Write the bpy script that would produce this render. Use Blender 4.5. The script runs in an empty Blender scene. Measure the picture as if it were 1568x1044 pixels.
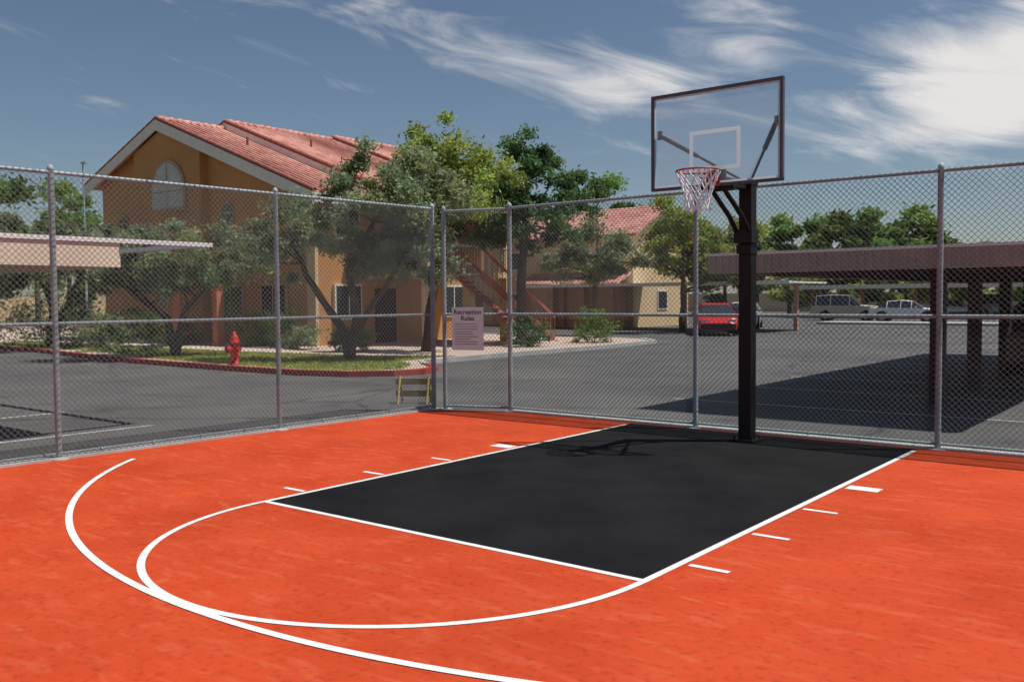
import bpy, math, numpy as np
from mathutils import Vector, Matrix
rng=np.random.default_rng(7)
S=bpy.context.scene
COL=bpy.context.collection

# ------------------------------------------------------------------ helpers
def link(o,parent=None):
    COL.objects.link(o)
    if parent is not None: o.parent=parent
    return o
def empty(name,loc=(0,0,0)):
    o=bpy.data.objects.new(name,None); o.location=loc; o.empty_display_size=.2
    return link(o)
class MB:
    def __init__(s): s.v=[];s.f=[];s.m=[];s.sm=[]
    def add(s,vs,fs,m=0,sm=False):
        b=len(s.v); s.v+= [tuple(map(float,q)) for q in vs]
        for f in fs: s.f.append([b+i for i in f]); s.m.append(m); s.sm.append(sm)
    def box(s,c,d,m=0,rz=0,ry=0,rx=0):
        R=Matrix.Rotation(rz,3,'Z')@Matrix.Rotation(ry,3,'Y')@Matrix.Rotation(rx,3,'X')
        vs=[]
        for x in(-.5,.5):
            for y in(-.5,.5):
                for z in(-.5,.5):
                    vs.append(Vector(c)+R@Vector((x*d[0],y*d[1],z*d[2])))
        s.add(vs,[(0,1,3,2),(4,6,7,5),(0,4,5,1),(2,3,7,6),(0,2,6,4),(1,5,7,3)],m)
    def bx(s,x0,x1,y0,y1,z0,z1,m=0):
        s.box(((x0+x1)/2,(y0+y1)/2,(z0+z1)/2),(x1-x0,y1-y0,z1-z0),m)
    def tube(s,p0,p1,r0,r1=None,n=8,m=0,cap=True,sm=True):
        r1=r0 if r1 is None else r1
        p0=Vector(p0);p1=Vector(p1);d=(p1-p0)
        if d.length<1e-6:return
        d.normalize(); a=d.orthogonal().normalized(); b=d.cross(a)
        vs=[]
        for p,r in((p0,r0),(p1,r1)):
            for i in range(n):
                t=2*math.pi*i/n; vs.append(p+a*(r*math.cos(t))+b*(r*math.sin(t)))
        s.add(vs,[(i,(i+1)%n,n+(i+1)%n,n+i) for i in range(n)],m,sm)
        if cap: s.add(vs[:n],[list(range(n))[::-1]],m); s.add(vs[n:],[list(range(n))],m)
    def path(s,pts,rs,n=8,m=0):
        pts=[Vector(p) for p in pts]; vs=[];a=None
        for k,p in enumerate(pts):
            d=(pts[min(k+1,len(pts)-1)]-pts[max(k-1,0)]).normalized()
            a=d.orthogonal().normalized() if a is None else (a-d*a.dot(d)).normalized()
            b=d.cross(a)
            for i in range(n):
                t=2*math.pi*i/n; vs.append(p+a*(rs[k]*math.cos(t))+b*(rs[k]*math.sin(t)))
        fs=[]
        for k in range(len(pts)-1):
            for i in range(n): fs.append((k*n+i,k*n+(i+1)%n,(k+1)*n+(i+1)%n,(k+1)*n+i))
        fs.append(list(range(n))[::-1]); fs.append([(len(pts)-1)*n+i for i in range(n)])
        s.add(vs,fs,m,True)
    def lathe(s,c,prof,n=20,m=0):
        c=Vector(c);vs=[]
        for r,z in prof:
            for i in range(n):
                t=2*math.pi*i/n; vs.append(c+Vector((r*math.cos(t),r*math.sin(t),z)))
        fs=[]
        for k in range(len(prof)-1):
            for i in range(n): fs.append((k*n+i,k*n+(i+1)%n,(k+1)*n+(i+1)%n,(k+1)*n+i))
        fs.append([(len(prof)-1)*n+i for i in range(n)])
        s.add(vs,fs,m,True)
    def poly(s,pts,m=0): s.add(pts,[list(range(len(pts)))],m)
    def prism(s,pts,vec,m=0):
        n=len(pts);v=Vector(vec);P=[Vector(p) for p in pts]
        s.add(P+[p+v for p in P],[list(range(n))[::-1],[n+i for i in range(n)]]+[(i,(i+1)%n,n+(i+1)%n,n+i) for i in range(n)],m)
    def obj(s,name,mats,parent=None,bevel=0):
        me=bpy.data.meshes.new(name); me.from_pydata(s.v,[],s.f)
        for mt in mats: me.materials.append(mt)
        me.polygons.foreach_set('material_index',s.m); me.polygons.foreach_set('use_smooth',s.sm)
        me.update()
        o=bpy.data.objects.new(name,me); link(o,parent)
        if bevel:
            b=o.modifiers.new('bevel','BEVEL'); b.width=bevel; b.segments=2; b.limit_method='ANGLE'
        return o

def mat(name,col,rough=.8,var=.15,scale=3,bump=0,bscale=60,metal=0,col2=None,spec=.3,detail=6,stretch=(1,1,1)):
    m=bpy.data.materials.new(name); m.use_nodes=True; t=m.node_tree; N=t.nodes; L=t.links
    p=N['Principled BSDF']; p.inputs['Roughness'].default_value=rough; p.inputs['Metallic'].default_value=metal
    p.inputs['Specular IOR Level'].default_value=spec
    tc=N.new('ShaderNodeTexCoord'); mp=N.new('ShaderNodeMapping'); mp.inputs['Scale'].default_value=stretch
    L.new(tc.outputs['Object'],mp.inputs[0])
    n=N.new('ShaderNodeTexNoise'); n.inputs['Scale'].default_value=scale; n.inputs['Detail'].default_value=detail; n.inputs['Roughness'].default_value=.6
    L.new(mp.outputs[0],n.inputs['Vector'])
    r=N.new('ShaderNodeValToRGB'); r.color_ramp.elements[0].position=.3; r.color_ramp.elements[1].position=.7
    if col2 is None: a=[c*(1-var) for c in col]; b=[min(1,c*(1+var)) for c in col]
    else: a=col;b=col2
    r.color_ramp.elements[0].color=(*a,1); r.color_ramp.elements[1].color=(*b,1)
    L.new(n.outputs[0],r.inputs[0]); L.new(r.outputs[0],p.inputs['Base Color'])
    if bump:
        n2=N.new('ShaderNodeTexNoise'); n2.inputs['Scale'].default_value=bscale; n2.inputs['Detail'].default_value=4
        L.new(tc.outputs['Object'],n2.inputs['Vector'])
        bm=N.new('ShaderNodeBump'); bm.inputs['Strength'].default_value=bump; bm.inputs['Distance'].default_value=.01
        L.new(n2.outputs[0],bm.inputs['Height']); L.new(bm.outputs[0],p.inputs['Normal'])
    m['ramp']=r.name
    return m

# ------------------------------------------------------------------ materials
M_asph=mat('asphalt',(.066,.067,.068),.9,bump=.5,bscale=90,scale=.30,col2=(.140,.138,.132),spec=.2,detail=10)
def add_cracks(m,scale,width,dark):
    t=m.node_tree;N=t.nodes;L=t.links;p=N['Principled BSDF'];base=N[m['ramp']]
    tc=N.new('ShaderNodeTexCoord')
    nn_=N.new('ShaderNodeTexNoise'); nn_.inputs['Scale'].default_value=1.2; nn_.inputs['Detail'].default_value=5; L.new(tc.outputs['Object'],nn_.inputs[0])
    va=N.new('ShaderNodeVectorMath'); va.operation='MULTIPLY_ADD'; va.inputs[1].default_value=(.9,.9,0); L.new(nn_.outputs['Color'],va.inputs[0]); L.new(tc.outputs['Object'],va.inputs[2])
    v=N.new('ShaderNodeTexVoronoi'); v.feature='DISTANCE_TO_EDGE'; v.inputs['Scale'].default_value=scale; L.new(va.outputs[0],v.inputs[0])
    r=N.new('ShaderNodeValToRGB'); r.color_ramp.elements[0].position=0; r.color_ramp.elements[1].position=width
    r.color_ramp.elements[0].color=(dark,dark,dark,1); r.color_ramp.elements[1].color=(1,1,1,1); L.new(v.outputs['Distance'],r.inputs[0])
    mu=N.new('ShaderNodeMix'); mu.data_type='RGBA'; mu.blend_type='MULTIPLY'; mu.inputs[0].default_value=1
    L.new(base.outputs[0],mu.inputs[6]); L.new(r.outputs[0],mu.inputs[7])
    s=N.new('ShaderNodeTexNoise'); s.inputs['Scale'].default_value=1.1; s.inputs['Detail'].default_value=3; L.new(tc.outputs['Object'],s.inputs[0])
    r2_=N.new('ShaderNodeValToRGB'); r2_.color_ramp.elements[0].position=.30; r2_.color_ramp.elements[1].position=.42
    r2_.color_ramp.elements[0].color=(.68,.68,.68,1); r2_.color_ramp.elements[1].color=(1,1,1,1); L.new(s.outputs[0],r2_.inputs[0])
    m2_=N.new('ShaderNodeMix'); m2_.data_type='RGBA'; m2_.blend_type='MULTIPLY'; m2_.inputs[0].default_value=1
    L.new(mu.outputs[2],m2_.inputs[6]); L.new(r2_.outputs[0],m2_.inputs[7]); L.new(m2_.outputs[2],p.inputs['Base Color'])
add_cracks(M_asph,.16,.006,.45)
M_black=mat('court_black_paint',(.0040,.0040,.0046),.8,bump=.3,bscale=150,scale=1.1,col2=(.0130,.0130,.0138),spec=.13,detail=12)
M_white=mat('line_paint',(.60,.61,.60),.75,.08,scale=7,bump=.2,bscale=150,spec=.2,col2=(.76,.77,.76))
M_conc=mat('concrete',(.42,.43,.41),.9,.15,scale=2,bump=.4,bscale=50)
M_galv=mat('galvanised_steel',(.32,.40,.42),.6,.2,scale=6,metal=.1)
M_wire=mat('fence_wire',(.17,.20,.21),.9,.1,spec=.1)
M_blackmetal=mat('black_powder_coat',(.009,.009,.010),.5,.2,spec=.3)
def court_mat():
    m=mat('court_orange_paint',(.450,.047,.0125),.8,scale=1.3,col2=(.540,.070,.021),bump=.3,bscale=130,spec=.12,detail=11)
    t=m.node_tree;N=t.nodes;L=t.links;p=N['Principled BSDF']
    base=N[m['ramp']]
    tc=N.new('ShaderNodeTexCoord'); mp=N.new('ShaderNodeMapping'); mp.inputs['Scale'].default_value=(2.2,7,1); mp.inputs['Rotation'].default_value=(0,0,.6)
    L.new(tc.outputs['Object'],mp.inputs[0])
    n=N.new('ShaderNodeTexNoise'); n.inputs['Scale'].default_value=1.4; n.inputs['Detail'].default_value=6; n.inputs['Distortion'].default_value=.6
    L.new(mp.outputs[0],n.inputs[0])
    r=N.new('ShaderNodeValToRGB'); r.color_ramp.elements[0].position=.52; r.color_ramp.elements[1].position=.72
    L.new(n.outputs[0],r.inputs[0])
    mx=N.new('ShaderNodeMix'); mx.data_type='RGBA'
    mf=N.new('ShaderNodeMath'); mf.operation='MULTIPLY'; mf.inputs[1].default_value=.45; L.new(r.outputs[0],mf.inputs[0])
    L.new(mf.outputs[0],mx.inputs[0]); L.new(base.outputs[0],mx.inputs[6]); mx.inputs[7].default_value=(.60,.13,.060,1)
    n3=N.new('ShaderNodeTexNoise'); n3.inputs['Scale'].default_value=20; n3.inputs['Detail'].default_value=5; L.new(tc.outputs['Object'],n3.inputs[0])
    r3=N.new('ShaderNodeValToRGB'); r3.color_ramp.elements[0].position=.28; r3.color_ramp.elements[1].position=.48
    r3.color_ramp.elements[0].color=(.78,.76,.76,1); r3.color_ramp.elements[1].color=(1,1,1,1)
    L.new(n3.outputs[0],r3.inputs[0])
    mu=N.new('ShaderNodeMix'); mu.data_type='RGBA'; mu.blend_type='MULTIPLY'; mu.inputs[0].default_value=1
    L.new(mx.outputs[2],mu.inputs[6]); L.new(r3.outputs[0],mu.inputs[7])
    n4=N.new('ShaderNodeTexNoise'); n4.inputs['Scale'].default_value=.45; n4.inputs['Detail'].default_value=5; L.new(tc.outputs['Object'],n4.inputs[0])
    r4=N.new('ShaderNodeValToRGB'); r4.color_ramp.elements[0].position=.3; r4.color_ramp.elements[1].position=.7
    r4.color_ramp.elements[0].color=(.88,.88,.89,1); r4.color_ramp.elements[1].color=(1.07,1.07,1.07,1); L.new(n4.outputs[0],r4.inputs[0])
    m5=N.new('ShaderNodeMix'); m5.data_type='RGBA'; m5.blend_type='MULTIPLY'; m5.inputs[0].default_value=1
    L.new(mu.outputs[2],m5.inputs[6]); L.new(r4.outputs[0],m5.inputs[7]); L.new(m5.outputs[2],p.inputs['Base Color'])
    return m
M_orange=court_mat()
M_wall=mat('stucco_tan',(.50,.255,.098),.9,.10,scale=.6,bump=.4,bscale=40)
M_wall2=mat('stucco_cream',(.66,.49,.28),.9,.08,scale=.6,bump=.4,bscale=40)
M_terra=mat('terracotta_paint',(.50,.18,.085),.85,.1,scale=2)
M_cream=mat('cream_trim',(.70,.67,.58),.7,.06)
M_maroon=mat('maroon_paint',(.045,.026,.024),.7,.15)
M_fascia=mat('carport_fascia_brown',(.38,.32,.26),.7,.12,scale=1.5)
M_beige=mat('carport_fascia_beige',(.74,.64,.50),.7,.08,scale=1.5)
M_whitem=mat('white_metal',(.82,.84,.83),.5,.05)
M_bark=mat('bark',(.12,.092,.07),.95,.35,scale=9,bump=1,bscale=30)
M_grass=mat('lawn',(.13,.17,.03),.95,scale=1.2,col2=(.24,.26,.06),bump=1,bscale=60)
M_gravel=mat('desert_gravel',(.40,.30,.24),.95,scale=3,col2=(.54,.44,.37),bump=1,bscale=30)
M_redk=mat('red_kerb_paint',(.38,.055,.04),.8,.25,scale=3)
M_glassd=mat('window_glass',(.03,.035,.04),.12,.2,spec=.8)
M_rub=mat('tyre_rubber',(.02,.02,.02),.85)
def roof_mat():
    m=bpy.data.materials.new('roof_tile'); m.use_nodes=True;t=m.node_tree;N=t.nodes;L=t.links;p=N['Principled BSDF'];p.inputs['Roughness'].default_value=.85
    p.inputs['Specular IOR Level'].default_value=.2
    tc=N.new('ShaderNodeTexCoord')
    mp=N.new('ShaderNodeMapping'); mp.inputs['Scale'].default_value=(2.6,3.6,0.01); L.new(tc.outputs['Object'],mp.inputs[0])
    v=N.new('ShaderNodeTexVoronoi'); v.inputs['Scale'].default_value=1; L.new(mp.outputs[0],v.inputs[0])
    n=N.new('ShaderNodeTexNoise'); n.inputs['Scale'].default_value=.5; n.inputs['Detail'].default_value=6; L.new(tc.outputs['Object'],n.inputs[0])
    ad=N.new('ShaderNodeMath');ad.operation='ADD'; L.new(n.outputs[0],ad.inputs[0])
    sp=N.new('ShaderNodeSeparateColor'); L.new(v.outputs['Color'],sp.inputs[0])
    ml=N.new('ShaderNodeMath');ml.operation='MULTIPLY';ml.inputs[1].default_value=.45; L.new(sp.outputs[0],ml.inputs[0]); L.new(ml.outputs[0],ad.inputs[1])
    r=N.new('ShaderNodeValToRGB'); r.color_ramp.elements[0].position=.35; r.color_ramp.elements[1].position=1
    r.color_ramp.elements[0].color=(.42,.16,.125,1); r.color_ramp.elements[1].color=(.64,.34,.28,1)
    L.new(ad.outputs[0],r.inputs[0]); L.new(r.outputs[0],p.inputs['Base Color'])
    w=N.new('ShaderNodeTexWave'); w.bands_direction='Y'; w.inputs['Scale'].default_value=1.0; w.inputs['Distortion'].default_value=.3
    L.new(tc.outputs['Object'],w.inputs[0])
    w2=N.new('ShaderNodeTexWave'); w2.wave_profile='SAW'; w2.bands_direction='X'; w2.inputs['Scale'].default_value=.8; L.new(tc.outputs['Object'],w2.inputs[0])
    a2=N.new('ShaderNodeMath');a2.operation='ADD'; L.new(w.outputs[1],a2.inputs[0]); L.new(w2.outputs[1],a2.inputs[1])
    b=N.new('ShaderNodeBump'); b.inputs['Strength'].default_value=.9; b.inputs['Distance'].default_value=.06
    L.new(a2.outputs[0],b.inputs['Height']); L.new(b.outputs[0],p.inputs['Normal'])
    return m
M_roof=roof_mat()
def leaf_mat(name,col,tr_=.5):
    m=bpy.data.materials.new(name); m.use_nodes=True;t=m.node_tree;N=t.nodes;L=t.links;p=N['Principled BSDF'];p.inputs['Roughness'].default_value=.55
    p.inputs['Specular IOR Level'].default_value=.25
    a=N.new('ShaderNodeVertexColor'); a.layer_name='tint'
    mu=N.new('ShaderNodeMix'); mu.data_type='RGBA'; mu.blend_type='MULTIPLY'; mu.inputs[0].default_value=1
    mu.inputs[6].default_value=(*col,1); L.new(a.outputs[0],mu.inputs[7]); L.new(mu.outputs[2],p.inputs['Base Color'])
    tr=N.new('ShaderNodeBsdfTranslucent'); L.new(mu.outputs[2],tr.inputs[0])
    mx=N.new('ShaderNodeMixShader'); mx.inputs[0].default_value=tr_; L.new(p.outputs[0],mx.inputs[1]); L.new(tr.outputs[0],mx.inputs[2])
    L.new(mx.outputs[0],N['Material Output'].inputs[0])
    return m
L_olive=leaf_mat('olive_leaves',(.27,.315,.165))
L_green=leaf_mat('green_leaves',(.16,.26,.065))
L_dark=leaf_mat('dark_leaves',(.105,.185,.068))
L_yell=leaf_mat('yellowgreen_leaves',(.32,.39,.09))

# ------------------------------------------------------------------ foliage
def leaves_obj(name,C,T,size,matl,parent=None,aspect=.45):
    n=len(C)
    d=rng.normal(size=(n,3)); d/=np.linalg.norm(d,axis=1,keepdims=True)
    e=rng.normal(size=(n,3)); e-=d*(e*d).sum(1,keepdims=True); e/=np.linalg.norm(e,axis=1,keepdims=True)
    s=(size*rng.uniform(.6,1.4,n))[:,None]
    V=np.empty((n,4,3)); V[:,0]=C-d*s; V[:,1]=C+e*s*aspect; V[:,2]=C+d*s; V[:,3]=C-e*s*aspect
    me=bpy.data.meshes.new(name)
    me.vertices.add(4*n); me.vertices.foreach_set('co',V.reshape(-1).astype(np.float32))
    me.loops.add(4*n); me.loops.foreach_set('vertex_index',np.arange(4*n,dtype=np.int32))
    me.polygons.add(n); me.polygons.foreach_set('loop_start',np.arange(0,4*n,4,dtype=np.int32)); me.polygons.foreach_set('loop_total',np.full(n,4,dtype=np.int32))
    me.update(calc_edges=True)
    ca=me.color_attributes.new('tint','FLOAT_COLOR','POINT')
    cc=np.ones((n,4,4)); cc[:,:,:3]=T[:,None,:]; ca.data.foreach_set('color',cc.reshape(-1).astype(np.float32))
    me.materials.append(matl)
    o=bpy.data.objects.new(name,me); return link(o,parent)
def crown(lobes,n,clump=.38,dens=6.0):
    vol=np.array([l[3]*l[4]*l[5] for l in lobes])**.75; vol/=vol.sum()
    C=[];T=[];K=[]
    for l,w in zip(lobes,vol):
        l=np.array(l); nl=int(n*w); k=max(8,int(dens*(l[3]*l[4]+l[4]*l[5]+l[3]*l[5])*.55/ (clump/.38)**2))
        d=rng.normal(size=(k,3)); d/=np.linalg.norm(d,axis=1,keepdims=True)
        rad=rng.uniform(.35,1.08,(k,1))**.6
        cc=l[:3]+d*rad*l[3:6]; K.append(cc)
        tk=rng.uniform(.6,1.4,k); hue=rng.uniform(-.12,.12,k)
        cr=clump*rng.uniform(.5,1.35,k)
        idx=rng.integers(0,k,nl)
        off=rng.normal(size=(nl,3))*.55
        c=cc[idx]+off*cr[idx][:,None]*np.array([1,1,.7])
        C.append(c); b=tk[idx]*rng.uniform(.75,1.25,nl)
        T.append(np.stack([b*(1+hue[idx]),b,b*(1-hue[idx])],1))
    return np.concatenate(C),np.concatenate(T),np.concatenate(K)
def tree(name,stems,lobes,n,size,matl,clump=.38,branches=40,dens=6,br=.03):
    e=empty(name)
    C,T,K=crown(lobes,n,clump,dens)
    leaves_obj('crown',C,T,size,matl,e)
    mb=MB(); tips=[]
    for pts,rs in stems:
        P=[];R=[]
        for i in range(len(pts)-1):
            a=np.array(pts[i],float);b=np.array(pts[i+1],float)
            for t in (0,.33,.66):
                w=rng.normal(size=3)*.03*(t>0); P.append(a*(1-t)+b*t+w); R.append(rs[i]*(1-t)+rs[i+1]*t)
        P.append(np.array(pts[-1],float)); R.append(rs[-1])
        mb.path(P,R,8); tips+= [(P[j],R[j]) for j in range(len(P)//2,len(P))]
    sel=rng.permutation(len(K))[:branches]
    for i in sel:
        k=K[i]; j=min(range(len(tips)),key=lambda q:np.linalg.norm(tips[q][0]-k)+rng.uniform(0,.6))
        a,r=tips[j]; mid=(a+k)/2+rng.normal(size=3)*.12-np.array([0,0,.08])
        r0=min(r*.6,br*2); mb.path([a,mid,k],[r0,r0*.6,r0*.2],5)
    mb.obj('trunk',[M_bark],e)
    return e

# ------------------------------------------------------------------ ground
g=MB(); g.poly([(-600,-600,-.006),(600,-600,-.006),(600,600,-.006),(-600,600,-.006)]); g.obj('ground',[M_gravel])
g=MB(); g.poly([(-75,-40,0),(60,-40,0),(60,110,0),(-75,110,0)]); g.obj('parking_lot_asphalt',[M_asph])

def FX(y): return -5.09+.043*y
cp=[(FX(-20),-20),(14,-20),(14,.23),(-4.0,.30),(FX(-.15),-.17)]
g=MB(); g.poly([(x,y,.008) for x,y in cp]); g.obj('basketball_court',[M_orange])
g=MB(); g.poly([(-1.83,-5.76,.0095),(1.83,-5.76,.0095),(1.83,.2,.0095),(-1.83,.2,.0095)]); g.obj('court_key_paint',[M_black])
ln=MB(); Z=.011; W=.05
def seg(x0,x1,y0,y1,z=Z): ln.poly([(x0,y0,z),(x1,y0,z),(x1,y1,z),(x0,y1,z)])
seg(-1.855,-1.805,-5.735,.05); seg(1.805,1.855,-5.735,.05); seg(-1.855,1.855,-5.785,-5.735)
for sgn in(-1,1):
    for y,t in((-5.30,.05),(-4.34,.05),(-3.37,.05),(-2.31,.17)):
        a,b=(1.89,2.16) if t<.1 else (1.89,2.17)
        seg(min(sgn*a,sgn*b),max(sgn*a,sgn*b),y-t/2,y+t/2)
def arc(cx,cy,r,ry,a0,a1,n=96,z=Z,w=W):
    for i in range(n):
        t0=a0+(a1-a0)*i/n; t1=a0+(a1-a0)*(i+1)/n
        P=[]
        for t,rr in((t0,-w/2),(t0,w/2),(t1,w/2),(t1,-w/2)): P.append((cx+(r+rr)*math.cos(t),cy+(ry+rr)*math.sin(t),z))
        ln.poly(P)
arc(0,-5.788,1.83,1.865,math.pi,2*math.pi,z=.0118)
arc(.14,-1.505,6.18,6.18,math.radians(217.9),math.radians(321.0),160,z=.0126,w=.052)
ln.obj('court_line_markings',[M_white])

# ------------------------------------------------------------------ fence
def fence(name,A,B,posts,H=3.05,rails=(1.47,),corner=()):
    A=np.array(A,float);B=np.array(B,float);Lh=np.linalg.norm(B-A);u=(B-A)/Lh
    nrm=np.array([-u[1],u[0]])
    e=empty(name)
    P=lambda s,z,o=0:(A[0]+u[0]*s+nrm[0]*o,A[1]+u[1]*s+nrm[1]*o,z)
    mb=MB(); z0,z1=.04,H+.02; h=z1-z0; st=.066
    for dr in(1,-1):
        s0=-h
        while s0<Lh:
            ta=max(0,-s0); tb=min(h,Lh-s0)
            if tb-ta>.02:
                k=max(1,int(math.ceil((tb-ta)/.33)))
                for i in range(k):
                    a_=ta+(tb-ta)*i/k; b_=ta+(tb-ta)*(i+1)/k
                    if dr==1: p=P(s0+a_,z0+a_,.003);q=P(s0+b_,z0+b_,.003)
                    else: p=P(s0+a_,z1-a_,-.003);q=P(s0+b_,z1-b_,-.003)
                    mb.tube(p,q,.0028,n=4,cap=False,sm=True)
            s0+=st
    mb.obj('chain_link_mesh',[M_wire],e)
    mb=MB(); off=.035
    for s in posts:
        r=.036 if s in corner else .032
        mb.tube(P(s,0,off),P(s,H+.03,off),r,n=14)
        mb.lathe(P(s,H+.03,off),[(r*1.12,0),(r*1.1,.02),(r*.6,.045),(.004,.055)],12)
        for z in(.25,.75,1.2,1.75,2.3,2.8): mb.tube(P(s,z-.008,off),P(s,z+.008,off),r*1.12,n=12)
        mb.tube(P(s,0,off),P(s,.02,off),.11,n=16,m=1)
    mb.obj('posts',[M_galv,M_conc],e)
    mb=MB()
    for z in (H,)+tuple(rails)+(.07,):
        mb.tube(P(0,z,off),P(Lh,z,off),.021 if z>.1 else .016,n=10)
        k=int(Lh/.6)
        for i in range(k):
            s=(i+.5)*Lh/k; mb.tube(P(s-.006,z,off*.6),P(s+.006,z,off*.6),.024,n=6)
    mb.obj('rails',[M_galv],e)
    return e
L0=(FX(-16),-16);L1=(FX(-.15),-.17)
Ll=15.85
fence('chain_link_fence',L0,L1,[Ll-15.2,Ll-12.6,Ll-8.6,Ll-5.64,Ll-2.82,Ll],H=3.08,corner=(Ll,))
fence('chain_link_fence',(-3.98,.25),(13,.25),[0.0,3.06,5.99,8.95,11.9,14.9],corner=(0.0,))
fence('chain_link_gate',(-4.97,-.10),(-4.0,.24),[0.0],H=3.04,rails=(1.47,))
g=MB()
g.prism([(FX(-16)-.14,-16,0),(FX(-16)+.02,-16,0),(FX(-.15)+.02,-.17,0),(FX(-.15)-.14,-.17,0)],(0,0,.035))
g.prism([(-3.98,.24,0),(13,.24,0),(13,.40,0),(-3.98,.40,0)],(0,0,.035))
g.obj('fence_concrete_kerb',[M_conc])

# ------------------------------------------------------------------ hoop
hp=empty('basketball_hoop')
PX,PY=.06,-.33
mb=MB()
mb.box((PX,PY,1.50),(.155,.155,3.0))
mb.box((PX,PY,.02),(.30,.30,.03))
for a in(-.11,.11):
    for b in(-.11,.11): mb.tube((PX+a,PY+b,.03),(PX+a,PY+b,.075),.014,n=6)
mb.obj('post',[M_blackmetal],hp,bevel=.008)
mb=MB()
mb.box((PX,PY,3.02),(.17,.20,.06))
mb.box((.03,-.68,2.985),(.12,.72,.09))
for sx in(-.075,.075):
    mb.path([(PX+sx,PY-.05,2.38),(PX*.7+sx,-.62,2.62),(sx,-1.0,2.90)],[.030,.030,.028],8)
mb.box((PX,PY-.04,2.40),(.22,.20,.16))
mb.box((PX,PY-.02,2.25),(.18,.19,.10))
mb.box((0,-1.0,2.93),(.40,.035,.12)); mb.box((0,-1.02,3.05),(.22,.03,.20))
for sx in(-1,1):
    a=Vector((PX+sx*.05,PY-.02,3.05)); b=Vector((sx*.70,-1.035,3.56))
    mb.tube(a,b,.016,n=8); c=a.lerp(b,.55); mb.tube(c,b,.028,n=10)
    mb.box(b,(.05,.03,.10))
mb.obj('support_arms',[M_blackmetal],hp,bevel=.003)
M_frame=mat('backboard_frame',(.080,.072,.085),.4,.1,spec=.5)
w2,zb,zt,yb=.786,2.92,4.005,-1.07
mb=MB(); f=.032
mb.bx(-w2,w2,yb-.02,yb+.025,zt-f,zt); mb.bx(-w2,w2,yb-.02,yb+.025,zb,zb+f)
mb.bx(-w2,-w2+f,yb-.022,yb+.027,zb+.001,zt-.001); mb.bx(w2-f,w2,yb-.022,yb+.027,zb+.001,zt-.001)
mb.obj('backboard_frame',[M_frame],hp)
mg=bpy.data.materials.new('acrylic'); mg.use_nodes=True; t=mg.node_tree;N=t.nodes;N.clear()
o_=N.new('ShaderNodeOutputMaterial');tp=N.new('ShaderNodeBsdfTransparent');gl=N.new('ShaderNodeBsdfGlossy');df=N.new('ShaderNodeBsdfDiffuse');m1=N.new('ShaderNodeMixShader');m2=N.new('ShaderNodeMixShader')
tp.inputs[0].default_value=(.92,.92,.94,1); gl.inputs['Roughness'].default_value=.08; df.inputs[0].default_value=(.50,.66,.80,1)
tl0=N.new('ShaderNodeBsdfTranslucent'); tl0.inputs[0].default_value=(.7,.74,.80,1); ms0=N.new('ShaderNodeMixShader'); ms0.inputs[0].default_value=.65; t.links.new(df.outputs[0],ms0.inputs[1]); t.links.new(tl0.outputs[0],ms0.inputs[2])
nz=N.new('ShaderNodeTexNoise'); nz.inputs['Scale'].default_value=3; mr=N.new('ShaderNodeMapRange'); mr.inputs[3].default_value=.12; mr.inputs[4].default_value=.26
t.links.new(nz.outputs[0],mr.inputs[0]); t.links.new(mr.outputs[0],m1.inputs[0])
m2.inputs[0].default_value=.05; t.links.new(tp.outputs[0],m1.inputs[1]);t.links.new(ms0.outputs[0],m1.inputs[2]);t.links.new(m1.outputs[0],m2.inputs[1]);t.links.new(gl.outputs[0],m2.inputs[2]);t.links.new(m2.outputs[0],o_.inputs[0])
mb=MB(); mb.poly([(-w2+f,yb,zb+f),(w2-f,yb,zb+f),(w2-f,yb,zt-f),(-w2+f,yb,zt-f)]); mb.obj('backboard_acrylic',[mg],hp)
mb=MB(); y=yb-.004
def fr(x0,x1,z0,z1,w):
    for a in([(x0,z0),(x1,z0),(x1,z0+w),(x0,z0+w)],[(x0,z1-w),(x1,z1-w),(x1,z1),(x0,z1)],[(x0,z0+w),(x0+w,z0+w),(x0+w,z1-w),(x0,z1-w)],[(x1-w,z0+w),(x1,z0+w),(x1,z1-w),(x1-w,z1-w)]):
        mb.poly([(px,y,pz) for px,pz in a])
fr(-.305,.305,3.10,3.55,.045); fr(-w2+f+.004,w2-f-.004,zb+f+.004,zt-f-.004,.022)
mk=mat('backboard_white',(.66,.88,.95),.6,.03)
tt=mk.node_tree; tl=tt.nodes.new('ShaderNodeBsdfTranslucent'); tl.inputs[0].default_value=(.9,.93,.96,1); mxs=tt.nodes.new('ShaderNodeMixShader'); mxs.inputs[0].default_value=.7
tt.links.new(tt.nodes['Principled BSDF'].outputs[0],mxs.inputs[1]); tt.links.new(tl.outputs[0],mxs.inputs[2]); tt.links.new(mxs.outputs[0],tt.nodes['Material Output'].inputs[0])
mb.obj('backboard_markings',[mk],hp)
M_rim=mat('rim_red_orange',(.38,.045,.025),.45,.15,spec=.4)
RC=Vector((0,-1.47,3.05)); RR=.228
mb=MB(); ns=40
ring=[RC+Vector((RR*math.cos(2*math.pi*i/ns),RR*math.sin(2*math.pi*i/ns),0)) for i in range(ns+1)]
for i in range(ns): mb.tube(ring[i],ring[i+1],.010,n=8,cap=False)
mb.box((0,-1.105,3.0),(.16,.012,.16)); mb.box((0,-1.17,3.035),(.15,.14,.02))
for sx in(-1,1): mb.path([(sx*.06,-1.12,2.95),(sx*.09,-1.2,3.0),(sx*.12,-1.29,3.045)],[.009]*3,6)
for i in range(12):
    t=2*math.pi*(i+.5)/12; mb.tube(RC+Vector((RR*math.cos(t),RR*math.sin(t),-.005)),RC+Vector((RR*math.cos(t),RR*math.sin(t),-.032)),.004,n=5)
mb.obj('rim',[M_rim],hp)
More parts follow.
